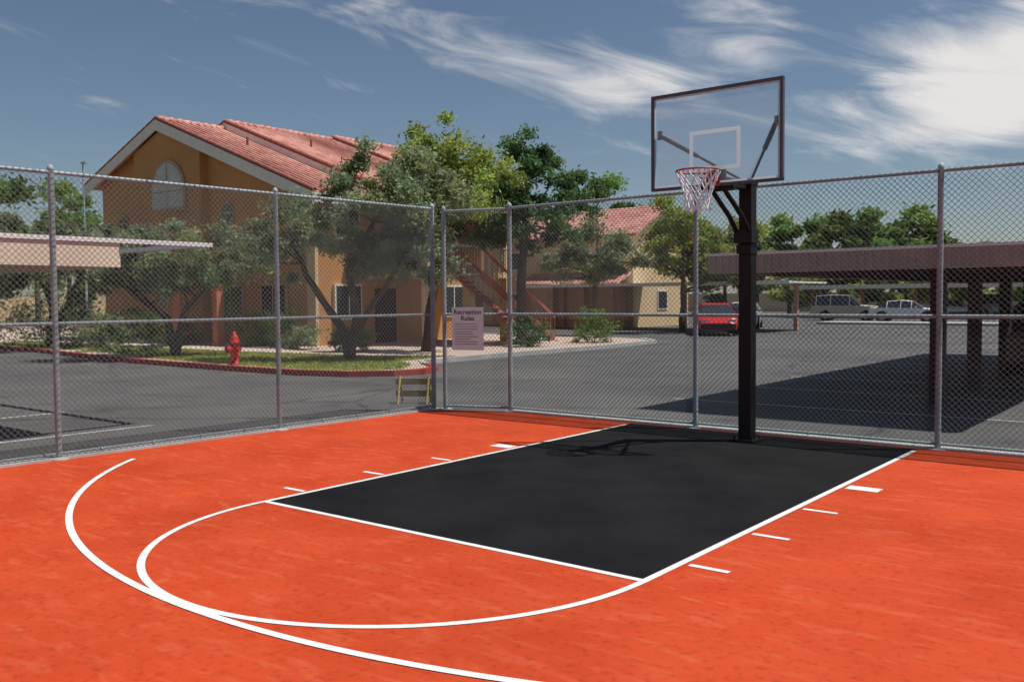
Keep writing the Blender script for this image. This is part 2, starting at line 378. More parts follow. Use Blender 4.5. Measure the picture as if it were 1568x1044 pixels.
mb=MB(); lv=[(0.226,-.02),(.195,-.10),(.163,-.18),(.136,-.26),(.125,-.34),(.132,-.42)]
for k in range(len(lv)-1):
    for i in range(12):
        for dd in(-.5,.5):
            t0=2*math.pi*(i+.5*(k%2))/12; t1=t0+dd*2*math.pi/12
            mb.tube(RC+Vector((lv[k][0]*math.cos(t0),lv[k][0]*math.sin(t0),lv[k][1])),RC+Vector(((lv[k+1][0])*math.cos(t1),(lv[k+1][0])*math.sin(t1),lv[k+1][1])),.0085,n=6,cap=False)
    for i in range(12):
        t0=2*math.pi*(i+.5*(k%2))/12; pk=RC+Vector((lv[k][0]*math.cos(t0),lv[k][0]*math.sin(t0),lv[k][1])); mb.tube(pk-Vector((0,0,.014)),pk+Vector((0,0,.014)),.013,n=6)
mb.obj('net',[mat('net_cord',(.74,.88,.92),.9,.05)],hp)

# ------------------------------------------------------------------ sign on gate
sg=empty('rules_sign')
u=Vector((.97,.34,0)).normalized(); nn=Vector((u.y,-u.x,0))
c0=Vector((-4.97,-.10,0))+nn*.02
mb=MB(); s0,s1,za,zc=.15,.66,.93,1.58
def sp(s,z,o): return c0+u*s+nn*o+Vector((0,0,z))
mb.prism([sp(s0,za,0),sp(s1,za,0),sp(s1,zc,0),sp(s0,zc,0)],nn*.006)
mb.obj('panel',[mat('sign_white',(.66,.93,.93),.5,.03)],sg)
M_ink=mat('sign_ink',(.015,.018,.02),.6)
mb=MB()
for k in range(9):
    z=zc-.26-k*.038; L_=rng.uniform(.26,.40); mb.prism([sp(s0+.04,z,.008),sp(s0+.04+L_,z,.008),sp(s0+.04+L_,z+.010,.008),sp(s0+.04,z+.010,.008)],nn*.001)
mb.obj('small_print',[mat('sign_small_print',(.26,.33,.34),.6)],sg)
for txt,zz,sz in(('Recreation',zc-.105,.098),('Rules',zc-.20,.098)):
    c=bpy.data.curves.new('title','FONT'); c.body=txt; c.size=sz; c.align_x='CENTER'; c.extrude=.0005; c.offset=.0012; c.space_character=1.04
    o=bpy.data.objects.new('title',c); c.materials.append(M_ink)
    Rm=Matrix((u,Vector((0,0,1)),nn)).transposed().to_4x4(); Rm.translation=sp((s0+s1)/2,zz,.0085); o.matrix_world=Rm
    link(o,sg)
# ------------------------------------------------------------------ yellow wooden barricade by the fence
M_yel=mat('yellow_wood',(.42,.33,.13),.8,.3,scale=6)
mb=MB()
mb.box((-6.05,.35,.16),(.62,.045,.10),rz=.55); mb.box((-6.05,.35,.36),(.62,.045,.10),rz=.55)
for a in(-.24,.24):
    cx=-6.05+a*math.cos(.55); cy=.35+a*math.sin(.55)
    mb.tube((cx+.10,cy-.16,0),(cx,cy,.44),.02,n=6); mb.tube((cx-.10,cy+.16,0),(cx,cy,.44),.02,n=6)
mb.obj('wooden_barricade',[M_yel])

# ------------------------------------------------------------------ island with kerb
isl=[(-75,5.2),(-40,4.6),(-27.6,4.1),(-23,3.4),(-19.7,3.0),(-14.8,2.8),(-12.2,2.85),(-10.9,3.2),(-10.15,3.9),(-9.95,4.7),(-10.3,5.5),(-11.3,6.2),(-12.2,7.0),(-12.3,10),(-12.2,16),(-12.6,20),(-14,21.5),(-19,22.5),(-75,23)]
def inset(P,d):
    out=[];n=len(P)
    for i in range(n):
        a=np.array(P[i-1]);b=np.array(P[i]);c=np.array(P[(i+1)%n])
        e1=(b-a)/np.linalg.norm(b-a);e2=(c-b)/np.linalg.norm(c-b)
        n1=np.array([-e1[1],e1[0]]);n2=np.array([-e2[1],e2[0]]);m=n1+n2;m/=np.linalg.norm(m)
        out.append(tuple(b+m*d/max(.5,m@n1)))
    return out
ins=inset(isl,.16)
mb=MB(); n=len(isl)
for i in range(n-1):
    a,b=isl[i],isl[i+1];c,d=ins[i+1],ins[i]
    m=0 if (i>=1 and i<=10) else 1
    mb.prism([(*a,0),(*b,0),(*c,0),(*d,0)],(0,0,.13),m)
mb.obj('kerb',[M_redk,M_conc])
mb=MB(); mb.poly([(x,y,.10) for x,y in ins]); mb.obj('landscape_gravel',[M_gravel])
lawn=[(-34,5.2),(-23.2,4.5),(-19.5,3.6),(-14.8,3.3),(-12.3,3.3),(-11.1,3.8),(-10.6,4.6),(-11.3,5.6),(-12.6,6.4),(-12.9,8.6),(-15,7.4),(-20,6.6),(-34,6.9)]
mb=MB(); mb.poly([(x,y,.105) for x,y in lawn]); mb.obj('lawn',[M_grass])
from mathutils.geometry import tessellate_polygon
tri=tessellate_polygon([[Vector((x,y,0)) for x,y in lawn]])
tr=[[np.array(lawn[i]) for i in t] for t in tri]; ar=np.array([abs((t[1]-t[0])[0]*(t[2]-t[0])[1]-(t[1]-t[0])[1]*(t[2]-t[0])[0])/2 for t in tr])
ix=rng.choice(len(tr),14000,p=ar/ar.sum()); r1=np.sqrt(rng.random(14000));r2=rng.random(14000)
pts=np.array([tr[i][0]*(1-a)+tr[i][1]*a*(1-b)+tr[i][2]*a*b for i,a,b in zip(ix,r1,r2)])
leaves_obj('grass',np.column_stack([pts,np.full(14000,.12)+rng.random(14000)*.03]),np.clip(rng.normal(1,.25,(14000,1)),.4,1.8)*np.array([[1.,1,1]]),.05,leaf_mat('grass_blades',(.32,.36,.08)),None,.25)
mb=MB(); mb.prism([(-12.9,8.8,.10),(-14.3,8.2,.10),(-20.8,8.2,.10),(-36,8.4,.10),(-36,7.0,.10),(-20,6.9,.10),(-14.8,7.6,.10),(-12.6,8.7,.10)][::-1],(0,0,.03)); mb.obj('sidewalk',[mat('sidewalk_concrete',(.50,.40,.34),.9,.1,scale=2)])

# ------------------------------------------------------------------ house
hs=empty('apartment_building')
AX,AZ,SL=-30.1,9.12,.3754
def rz_(x,dz=0): return AZ+dz-SL*abs(x-AX)
def roof_section(name,y0,y1,xl,xr,dz,th=.16):
    mb=MB()
    for x0,x1 in((AX,xr),(xl,AX)):
        mb.prism([(x0,y0,rz_(x0,dz)-th),(x1,y0,rz_(x1,dz)-th),(x1,y0,rz_(x1,dz)),(x0,y0,rz_(x0,dz))],(0,y1-y0,0),0)
    k=int((y1-y0)/.4)
    for i in range(k): mb.tube((AX,y0+i*.4,rz_(AX,dz)+.0),(AX,y0+i*.4+.38,rz_(AX,dz)+.03),.12,.14,n=8)
    for xe in(xr,xl):
        kk=int(abs(xe-AX)/.38)
        for i in range(kk):
            a=AX+(xe-AX)*i/kk;b=AX+(xe-AX)*(i+.96)/kk
            mb.tube((a,y0+.06,rz_(a,dz)+.03),(b,y0+.06,rz_(b,dz)+.02),.11,.10,n=7,m=1)
    for yy in np.arange(y0+.35,y1,.33):
        mb.tube((AX+.1,yy,rz_(AX+.1,dz)-.01),(xr+.02,yy,rz_(xr+.02,dz)-.01),.075,.075,n=6,m=0,sm=True)
    mb.tube((AX+3.2,y0+2.1,rz_(AX+3.2,dz)),(AX+3.2,y0+2.1,rz_(AX+3.2,dz)+.36),.05,n=8,m=1)
    mb.obj(name,[M_roof,mat('ridge_tile_dark',(.26,.09,.07),.85,.2)],hs)
    mb=MB()
    for xe in(xr,xl):
        mb.prism([(AX,y0-.04,rz_(AX,dz)-th-.30),(xe,y0-.04,rz_(xe,dz)-th-.30),(xe,y0-.04,rz_(xe,dz)-.03),(AX,y0-.04,rz_(AX,dz)-.03)],(0,.06,0))
    mb.bx(xr-.05,xr+.02,y0+.02,y1,rz_(xr,dz)-th-.22,rz_(xr,dz)-.06)
    mb.obj(name+'_fascia',[M_cream],hs)
roof_section('roof',10.15,13.6,-36.0,-20.35,0)
roof_section('upper_roof',13.4,19.5,-41.0,-20.1,.33)
roof_section('rear_roof',19.4,24.0,-41.0,-24.5,.45)
mb=MB()
def gw(y0,y1,xl,xr,dz,m=0):
    P=[(xl,y0,0),(xr,y0,0),(xr,y0,rz_(xr,dz)-.2),(AX,y0,rz_(AX,dz)-.2),(xl,y0,rz_(xl,dz)-.2)]
    mb.prism(P,(0,y1-y0,0),m)
gw(10.65,13.7,-35.4,-20.95,0); gw(13.72,19.1,-40.4,-20.9,.3); gw(19.12,23.6,-40.4,-25.1,.4)
xa,xb=-32.1,-27.3
mb.prism([(xa,10.3,0),(xb,10.3,0),(xb,10.3,rz_(xb)-.45),(AX,10.3,rz_(AX)-.45),(xa,10.3,rz_(xa)-.45)],(0,.36,0))
mb.obj('walls',[M_wall],hs)
def arched(mb,cx,zb_,w,h,y,fr_m=0,gl_m=1,depth=.06):
    n=14; r=w/2; pts=[(cx-r,zb_),(cx+r,zb_)]+[(cx+r*math.cos(math.pi*i/n),zb_+h-r+r*math.sin(math.pi*i/n)) for i in range(n+1)]
    P=[]; [P.append(p) for p in pts if p not in P]
    mb.prism([(px,y,pz) for px,pz in P][::-1],(0,-depth,0),fr_m)
    s=.88; cz=zb_+h/2
    Q=[(cx+(px-cx)*s,cz+(pz-cz)*s) for px,pz in P]
    mb.prism([(px,y-depth,pz) for px,pz in Q][::-1],(0,-.012,0),gl_m)
    mb.box((cx,y-depth-.02,cz-.05),(.07,.02,h*.86),fr_m); mb.box((cx,y-depth-.022,zb_+h-r),(w*.88,.02,.07),fr_m)
mb=MB(); arched(mb,-29.5,5.35,2.5,2.05,10.29,4,2)
for k in range(9): mb.box((-29.5,10.205,5.6+k*.12),(2.1,.012,.03),0)
for cx,zz in((-26.0,4.0),(-33.6,4.0)): arched(mb,cx,zz,.8,1.5,10.64,4)
for cx,zz in((-23.2,1.0),(-25.8,1.0),(-29.6,.9)):
    yy=10.64 if cx>-27 else 10.29
    mb.box((cx,yy-.04,zz+.65),(1.5,.08,1.4),4); mb.box((cx,yy-.09,zz+.65),(1.32,.02,1.22),1); mb.box((cx,yy-.105,zz+.65),(.05,.02,1.22),4)
for yy,zz,w,h in((12.1,1.0,1.3,1.3),(12.1,3.9,1.2,1.2),(17.8,1.0,1.2,1.3),(17.8,4.0,1.2,1.2)):
    mb.box((-20.9,yy,zz+h/2),(.14,w,h)); mb.box((-20.82,yy,zz+h/2),(.02,w-.16,h-.16),1); mb.box((-20.805,yy,zz+h/2),(.02,.05,h-.16))
mb.box((-20.9,15.2,3.8),(.12,1.0,2.1),3); mb.box((-20.9,14.0,1.1),(.12,1.0,2.1),3)
mb.obj('windows_and_doors',[M_cream,M_glassd,mat('window_blind',(.50,.49,.46),.7),M_maroon,mat('window_frame_tan',(.44,.31,.18),.8)],hs)
mb=MB()
mb.bx(-35.45,-32.11,10.60,10.66,3.05,3.25);mb.bx(-27.29,-20.9,10.60,10.66,3.05,3.25)
mb.bx(-32.15,-27.25,10.25,10.31,3.05,3.25)
mb.bx(-21.3,-20.85,10.58,10.72,.0,5.3,1)
mb.obj('stucco_bands',[mat('stucco_band',(.38,.19,.075),.9),M_wall2],hs)
mb=MB()
mb.bx(-20.8,-17.4,12.7,17.3,2.5,2.72,0)
for yy in(12.85,15.0,17.15):
    mb.bx(-17.75,-17.4,yy-.16,yy+.16,.1,2.5,0)
for yy in (12.85,17.15): mb.bx(-17.72,-17.44,yy-.14,yy+.14,2.72,4.9,0)
mb.bx(-17.5,-17.42,12.7,17.3,3.6,3.68,1)
for yy in np.arange(12.8,17.3,.16): mb.bx(-17.47,-17.45,yy-.01,yy+.01,2.72,3.62,1)
mb.bx(-20.8,-17.3,12.6,17.4,4.9,5.15,0)
ns=15
for i in range(ns):
    y0=14.0+i*.29; z0=2.6-i*.175
    mb.bx(-17.3,-16.2,y0,y0+.30,z0-.04,z0,2)
for xx in(-17.32,-16.18):
    mb.prism([(xx,14.0,2.45),(xx,18.4,0),(xx,18.4,.25),(xx,14.0,2.75)],(.04,0,0),3)
    mb.prism([(xx,14.0,3.46),(xx,18.4,.96),(xx,18.4,1.07),(xx,14.0,3.57)],(.05,0,0),3)
    for i in range(16):
        y0=14.05+i*.29; zz=2.6-(y0-14)*.58; mb.bx(xx+.01,xx+.03,y0-.01,y0+.01,zz,zz+.92,3)
mb.prism([(-20.85,17.4,2.7),(-19.0,17.4,2.7),(-19.0,17.4,5.0),(-20.85,17.4,5.0)],(0,.15,0),4)
mb.obj('stair_landing',[M_wall2,M_cream,M_conc,mat('railing_rust_red',(.42,.13,.09),.6),M_wall],hs)
mb=MB()
for x,y in((-25.4,7.9),(-24.2,8.9)):
    mb.bx(x-.15,x+.15,y-.15,y+.15,.1,2.75)
mb.bx(-25.7,-23.9,7.6,9.2,2.75,2.95,1)
mb.obj('patio_columns',[M_terra,M_cream],hs)

# ------------------------------------------------------------------ second building
h2=empty('apartment_building')
mb=MB()
x0,x1,yc,hw,ze,zr=-38,-22.6,39.3,3.9,5.35,7.35
mb.prism([(x1-.5,yc-hw+.5,0),(x1-.5,yc+hw-.5,0),(x1-.5,yc+hw-.5,ze),(x1-.5,yc,zr-.2),(x1-.5,yc-hw+.5,ze)],(x0-x1+1,0,0))
mb.bx(-30,-23.6,34.6,36.2,0,2.6)
mb.obj('walls',[M_wall2],h2)
mb=MB()
for s in(-1,1):
    mb.prism([(x0,yc,zr-.15),(x0,yc+s*hw,ze-.15+.1),(x0,yc+s*hw,ze+.1),(x0,yc,zr)],(x1-x0,0,0))
mb.prism([(-30.4,34.2,2.6),(-30.4,36.2,3.4),(-30.4,36.2,3.25),(-30.4,34.2,2.45)],(7.2,0,0))
mb.obj('roof',[M_roof],h2)
mb=MB()
for xx in(-35,-31.5,-28,-25):
    for zz in(.9,3.5):
        mb.box((xx,yc-hw+.46,zz+.6),(1.3,.08,1.2)); mb.box((xx,yc-hw+.41,zz+.6),(1.1,.03,1.0),1)
mb.box((x1-.48,yc,1.6),(.06,1.2,1.2)); mb.box((x1-.44,yc,1.6),(.03,1,1),1)
mb.box((x1-.48,yc,4.3),(.06,1.2,1.2)); mb.box((x1-.44,yc,4.3),(.03,1,1),1)
mb.obj('windows',[M_cream,M_glassd],h2)
mb=MB()
for xx in(-30.0,-27.8,-25.6,-23.6): mb.bx(xx-.25,xx+.25,34.1,34.6,0,2.5)
mb.obj('porch_columns',[mat('column_salmon',(.62,.42,.30),.85)],h2)

# ------------------------------------------------------------------ carports
def carport_right():
    e=empty('carport'); mb=MB()
    X0,X1,Y0,Y1=-1.75,2.65,2.4,18.9
    mb.bx(X0,X1,Y0,Y1,2.24,2.33,2)
    mb.bx(X0-.02,X1+.02,Y0-.03,Y0,2.05,2.32,0); mb.bx(X0-.02,X1+.02,Y1,Y1+.03,2.05,2.32,0)
    mb.bx(X0-.03,X0,Y0,Y1,2.05,2.32,0); mb.bx(X1,X1+.03,Y0,Y1,2.05,2.32,0)
    mb.bx(X0-.05,X1+.05,Y0-.05,Y0-.005,2.32,2.36,1); mb.bx(X0-.05,X0-.005,Y0,Y1,2.32,2.36,1)
    for xx in np.arange(X0+.05,X1,.11): mb.bx(xx,xx+.05,Y0-.042,Y0-.031,2.06,2.315,0)
    for yy in np.arange(Y0+.3,Y1,.30): mb.bx(X0+.01,X1-.01,yy-.02,yy+.02,2.20,2.24,2)
    for yy in(4.8,7.3,10.0,12.6,15.3,17.9):
        mb.bx(.82,1.02,yy-.10,yy+.10,0,2.05,3); mb.bx(X0+.05,X1-.05,yy-.06,yy+.06,2.05,2.20,3)
    mb.obj('structure',[M_fascia,M_whitem,mat('carport_deck',(.13,.11,.10),.7,.1),M_maroon],e)
carport_right()
def carport_left():
    e=empty('carport'); mb=MB()
    mb.bx(-12.2,-6.62,-16,-4.4,2.36,2.44,0)
    mb.bx(-6.62,-6.58,-16,-4.4,2.14,2.44,1); mb.bx(-12.2,-6.62,-4.4,-4.36,2.14,2.44,1)
    mb.bx(-6.66,-6.56,-16,-3.05,2.445,2.50,2)
    mb.bx(-12.2,-6.66,-3.2,-3.06,2.445,2.50,2)
    mb.bx(-12.2,-12.1,-4.4,-3.2,2.445,2.50,2)
    for yy in(-14.5,-11.5,-8.5,-5.5): mb.bx(-9.6,-9.4,yy-.1,yy+.1,0,2.36,3)
    mb.obj('structure',[M_whitem,M_beige,M_whitem,M_maroon],e)
carport_left()
def carport_far():
    e=empty('carport'); mb=MB()
    mb.bx(-28,-12.2,32,37,2.38,2.46,0); mb.bx(-28,-12.2,31.95,32,2.34,2.5,0)
    for xx in(-27,-23,-19,-15.5,-12.8): mb.bx(xx-.10,xx+.10,34.3,34.5,0,2.38,1)
    mb.obj('structure',[M_whitem,mat('column_salmon_far',(.5,.28,.2),.85)],e)
    e=empty('carport'); mb=MB()
    mb.bx(-24,6,62,67,2.5,2.6,0); mb.bx(-24,6,61.95,62,2.3,2.62,1)
    for xx in range(-23,7,4): mb.bx(xx-.12,xx+.12,64.3,64.5,0,2.5,2)
    mb.obj('structure',[M_whitem,M_beige,M_terra],e)
carport_far()

# ------------------------------------------------------------------ hydrant
M_hyd=mat('hydrant_red',(.50,.020,.016),.45,.12)
mb=MB()
mb.lathe((0,0,0),[(.17,0),(.17,.05),(.12,.06),(.115,.55),(.15,.56),(.15,.61),(.135,.62),(.13,.70),(.09,.78),(.04,.82),(.035,.88),(.0,.88)],18)
for a,l,r in((0,.21,.055),(math.pi,.21,.055),(-math.pi/2,.24,.08)):
    d=Vector((math.cos(a),math.sin(a),0)); mb.tube(Vector((0,0,.42)),d*l+Vector((0,0,.42)),r,n=12); mb.tube(d*(l-.03)+Vector((0,0,.42)),d*(l+.03)+Vector((0,0,.42)),r*1.25,n=8)
ho=mb.obj('fire_hydrant',[M_hyd]); ho.location=(-15.25,3.32,.10); ho.scale=(.88,.88,.95)

# ------------------------------------------------------------------ cars
def car(name,loc,rz,paint,kind='sedan'):
    if kind=='suv':
        st=[(-2.4,.95,.98,.80,.74),(-2.3,1.05,1.5,.88,.70),(-2.0,1.08,1.78,.92,.72),(-1.0,1.08,1.84,.93,.74),(.3,1.07,1.80,.93,.72),(1.05,1.05,1.12,.92,.84),(2.0,.98,1.02,.90,.80),(2.4,.75,.78,.80,.72)]
        gl=(1,2,3,4); hw=.93;Lg=2.4
    else:
        st=[(-2.2,.78,.82,.76,.70),(-2.1,.92,.96,.84,.76),(-1.65,.95,1.0,.88,.80),(-1.05,.95,1.38,.89,.62),(-.2,.94,1.45,.90,.64),(.45,.93,1.38,.90,.63),(1.15,.90,.94,.89,.82),(2.0,.76,.80,.85,.76),(2.22,.55,.58,.74,.66)]
        gl=(2,3,4,5); hw=.9;Lg=2.2
    e=empty(name,loc); e.rotation_euler=(0,0,rz)
    mb=MB(); secs=[]
    for x,zb_,zr_,wb,wr in st:
        h=[(wb*.94,.28),(wb,.50),(wb*.985,zb_),(wr,zr_-.03),(wr*.8,zr_)]
        secs.append([(x,yy,z) for yy,z in h]+[(x,-yy,z) for yy,z in h[::-1]])
    n=10
    for k in range(len(secs)-1):
        glass=k in gl
        for i in range(n):
            j=(i+1)%n
            m=0
            if glass and i in(2,6): m=1
            if glass and (k in(gl[0],gl[-1])) and i in(3,4,5): m=1
            mb.add([secs[k][i],secs[k][j],secs[k+1][j],secs[k+1][i]],[(0,1,2,3)],m,m==0)
    mb.poly(secs[0],0); mb.poly(secs[-1][::-1],0)
    for k in gl[1:]:
        a=st[k]
        for s in(1,-1): mb.tube((a[0],s*(a[3]*.99),a[1]),(a[0],s*a[4]*1.01,a[2]-.02),.03,n=6)
    for s in(1,-1):
        mb.box((Lg-.12,s*.58,.68),(.16,.32,.13),2); mb.box((-Lg+.06,s*.62,.80),(.12,.26,.14),3)
        mb.box((.75,s*(hw+.06),1.0),(.12,.16,.12),0)
    mb.box((Lg-.02,0,.42),(.10,1.5,.22),4); mb.box((-Lg+.02,0,.45),(.10,1.5,.2),4)
    mb.obj('body',[paint,M_glassd,mat('headlamp',(.6,.6,.6),.2),mat('tail_lamp',(.3,.02,.02),.3),mat('bumper_trim',(.05,.05,.05),.6)],e)
    mb=MB()
    for x in(-1.35,1.4):
        for s in(1,-1):
            mb.tube((x,s*(hw-.2),.33),(x,s*(hw+.01),.33),.33,n=22,m=0); mb.tube((x,s*(hw+.0),.33),(x,s*(hw+.02),.33),.20,n=14,m=1)
            mb.tube((x,s*(hw-.21),.36),(x,s*(hw+.004),.36),.39,n=22,m=0)
    mb.obj('wheels',[M_rub,mat('alloy',(.4,.4,.4),.4,metal=.6)],e)
def paint(n,c): return mat(n,c,.25,.03,spec=.6)
car('parked_car',(-14.4,28.6,0),math.radians(-60),paint('red_paint',(.55,.015,.02)))
car('parked_car',(-17.0,37.6,0),math.radians(-70),paint('silver_paint',(.50,.51,.52)))
car('parked_suv',(-17.5,56.2,0),math.radians(8),paint('tan_paint',(.46,.40,.32)),'suv')
car('parked_car',(-15.8,66,0),math.radians(-60),paint('white_paint',(.75,.75,.75)))
car('parked_car',(-12.8,65.5,0),math.radians(-60),paint('white_paint',(.75,.75,.75)))
car('parked_suv',(-10.0,66,0),math.radians(-60),paint('grey_paint',(.3,.3,.32)),'suv')
car('parked_car',(-6.8,66,0),math.radians(-75),paint('blue_paint',(.05,.07,.12)))
car('parked_car',(-12.6,53.0,0),math.radians(5),paint('white_paint',(.75,.75,.75)))
car('parked_suv',(3.7,8.65,0),math.radians(2),paint('dark_maroon_paint',(.035,.012,.012)),'suv')
car('parked_car',(3.6,11.3,0),math.radians(1),paint('charcoal_paint',(.03,.03,.035)))

# ------------------------------------------------------------------ parking stripes
mb=MB()
for x in(-7.35,-9.9,-12.5,-15.1): mb.poly([(x-.05,-9.0,.004),(x+.05,-9.0,.004),(x+.28,-3.67,.004),(x+.18,-3.67,.004)])
for yy in np.arange(3.3,19,2.6): mb.poly([(-2.9,yy,.004),(2.4,yy,.004),(2.4,yy+.09,.004),(-2.9,yy+.09,.004)])
for xx in np.arange(-22,6,2.7): mb.poly([(xx,59,.004),(xx+.1,59,.004),(xx+.1,64,.004),(xx,64,.004)])
mb.obj('parking_stripes',[mat('worn_stripe_paint',(.22,.22,.21),.85,scale=6,col2=(.55,.55,.53))])
mb=MB(); mb.prism([(-16,46,0),(-5,46,0),(-5,49,0),(-16,49,0)],(0,0,.14)); mb.obj('parking_island',[M_conc])

# ------------------------------------------------------------------ trees
tree('olive_tree',[([(-14.1,6.15,.1),(-14.3,6.0,1.0),(-15.1,5.5,2.4),(-15.3,5.3,3.2)],[.15,.11,.08,.04]),
                   ([(-14.1,6.15,.1),(-14.0,6.3,1.2),(-14.2,6.2,2.5),(-13.6,6.6,3.8),(-13.2,6.9,5.0)],[.15,.12,.09,.06,.03]),
                   ([(-14.1,6.2,.5),(-13.6,6.6,1.7),(-12.9,7.1,3.0),(-12.5,7.4,4.0)],[.10,.08,.06,.03])],
     [(-15.4,5.1,3.25,1.15,1.15,1.10),(-13.8,6.4,4.1,1.3,1.3,1.3),(-12.7,7.3,4.4,1.3,1.3,1.2),(-13.1,6.9,5.2,1.0,1.0,.8),(-12.7,7.3,3.1,1.1,1.1,1.1),(-13.5,6.6,2.9,.9,.9,.8)],34000,.062,L_olive,clump=.30,dens=8)
tree('mesquite_tree',[([(-15.2,10.2,.1),(-15.0,10.4,2.0),(-14.8,10.6,4.5),(-14.6,10.7,6.4)],[.16,.13,.09,.03])],
     [(-14.7,10.6,6.1,1.2,1.2,1.2),(-14.2,11.0,5.2,1.7,1.7,1.1),(-15.3,10.0,5.0,1.1,1.1,.9)],14000,.07,L_yell,clump=.34,dens=8)
tree('ash_tree',[([(-15.6,15.6,.1),(-15.6,15.6,2.5),(-15.5,15.7,5.0),(-15.5,15.7,7.2)],[.2,.16,.1,.03])],
     [(-15.5,15.7,5.9,1.9,1.9,1.4),(-15.6,15.5,4.3,2.2,2.2,1.1),(-15.3,15.9,6.9,1.0,1.0,.9),(-14.0,16.9,5.4,.9,.9,.8),(-16.9,14.6,5.6,.9,.9,.8)],22000,.085,L_dark,clump=.33,dens=5.5)
tree('olive_tree',[([(-20.0,4.6,.1),(-20.2,4.5,1.2),(-21.4,3.6,2.4)],[.14,.11,.05]),([(-20.0,4.6,.1),(-19.8,4.8,1.4),(-18.9,5.5,2.7)],[.13,.10,.05])],
     [(-21.3,3.7,3.1,1.3,1.3,.9),(-19.9,4.7,3.3,1.4,1.4,.95),(-18.6,5.7,2.9,1.1,1.1,.8),(-20.3,4.3,2.4,1.3,1.3,.5)],24000,.062,L_olive,clump=.30,dens=8)
tree('olive_tree',[([(-29.2,5.2,.1),(-29.0,5.3,1.5),(-29.8,4.8,3.5)],[.16,.12,.05]),([(-29.2,5.2,.1),(-28.6,5.6,1.5),(-27.8,6.0,3.2)],[.14,.11,.05])],
     [(-30.2,4.4,3.6,1.9,1.9,1.6),(-28.4,5.6,3.4,1.7,1.7,1.3),(-26.8,6.6,3.0,1.3,1.3,1.0),(-31.6,3.8,2.8,1.5,1.5,1.5)],24000,.085,L_olive,clump=.36,dens=6)
tree('shade_tree',[([(-17.4,23.1,0),(-17.4,23.1,2.0),(-17.3,23.2,4.4)],[.14,.11,.04])],
     [(-17.4,23.1,3.7,1.7,1.7,1.2),(-18.6,22.3,3.3,1.1,1.1,.8),(-16.4,24,3.3,1.0,1.0,.8)],12000,.08,L_olive,clump=.36)
tree('shade_tree',[([(-16.9,30.2,0),(-16.9,30.2,2.0),(-16.8,30.3,5.0)],[.16,.12,.04])],
     [(-16.9,30.2,4.4,2.0,2.0,1.8),(-15.7,31.2,3.5,1.5,1.5,1.3),(-17.6,29.6,5.4,1.2,1.2,1.0),(-14.3,32.2,3.9,1.3,1.3,1.3)],18000,.10,L_yell,clump=.42)
tree('shade_tree',[([(-36.6,52.7,0),(-36.6,52.7,9)],[.3,.08])],[(-36.6,52.7,8.3,3.2,3.2,2.9),(-34,54.5,7.4,2.4,2.4,2.0)],14000,.17,L_green,clump=.7,dens=3)
def shrub(name,lobes,n,size,matl): 
    C,T,K=crown(lobes,n,.22,14); leaves_obj(name,C,T,size,matl)
for x,y,r,h,mt in((-22.9,9.4,.7,.6,L_green),(-21.2,9.4,.6,.7,L_dark),(-19.6,8.9,.5,.5,L_olive),(-26.9,9.2,.7,.5,L_olive),(-22.2,4.6,1.2,.8,L_dark),(-24.4,4.9,1.0,.7,L_olive),(-29,5.6,1.6,1.0,L_dark),(-32.5,5.5,2,1.2,L_dark),(-17.2,8.9,.55,.45,L_green),(-14.3,14.2,.7,.6,L_dark),(-13.9,17.6,.8,.7,L_green),(-27.4,5.3,1.1,.9,L_dark)):
    shrub('shrub',[(x,y,.1+h*.8,r,r,h)],2600,.05,mt)
def mass(name,spec,n,size,matl,clump=1.0):
    C,T,K=crown(spec,n,clump,2.4)
    e=empty(name); leaves_obj('foliage',C,T,size,matl,e)
    mb=MB()
    for l in spec: mb.tube((l[0],l[1],0),(l[0],l[1],l[2]),.22,.12,n=6)
    mb.obj('trunks',[M_bark],e)
spec=[(-28,72,5.2,4.2,4.2,3.6),(-23.5,75.5,5.6,4.3,4.3,3.8),(-19.5,79,5.4,4.2,4.2,3.9),(-33,69,5.0,4,4,3.6),(-30.5,70.5,5.3,4,4,3.7),(-15.8,82,4.2,3.5,3.5,3.0),(-25.8,73.5,5.5,4,4,3.8),(-21.5,77,5.3,4,4,3.9),(-17.6,80.5,4.8,3.6,3.6,3.5)]
mass('distant_tree_row',spec,76000,.27,L_green,.75)
spec=[(-10,84,3.0,4,4,2.2),(-3,86,2.8,4,4,2.0),(5,86,2.8,4,4,2.0),(13,86,3.0,4,4,2.2),(22,84,3.4,4,4,2.4),(32,80,4,4.5,4.5,3),(42,70,4,4.5,4.5,3)]
mass('distant_tree_row',spec,26000,.25,L_green,.8)
spec=[(x,70.5+.15*x+rng.uniform(-.8,.8),2.4+rng.uniform(-.3,.4),2.3,1.8,1.9) for x in np.arange(-26,8,3.1)]
mass('hedge_row',spec,26000,.20,L_yell,.6)
spec=[(-57,17.5,6.6,4,4,3.4),(-60,11,6.2,4.2,4.2,3.6),(-52,3,5.0,4,4,3.4),(-62,-4,5.4,4.5,4.5,3.6),(-50,24,5.5,3.5,3.5,3.5),(-66,24,6,5,5,4),(-60,-14,5,5,5,3.5),(-44,4.5,3.2,3,3,2.3)]
mass('distant_tree_row',spec,44000,.20,L_green,.8)
spec=[(-46,60,5,4,4,3.5),(-40,66,5,4,4,3.5),(-54,52,5,4,4,3.5),(-62,44,5,5,5,3.5),(-70,34,5,5,5,4)]
mass('distant_tree_row',spec,16000,.25,L_dark,.9)
mb=MB(); mb.bx(-74,59,95,95.3,0,2.2); mb.bx(-74.3,-74,-39,95,0,2.2); mb.obj('perimeter_wall',[M_wall2])
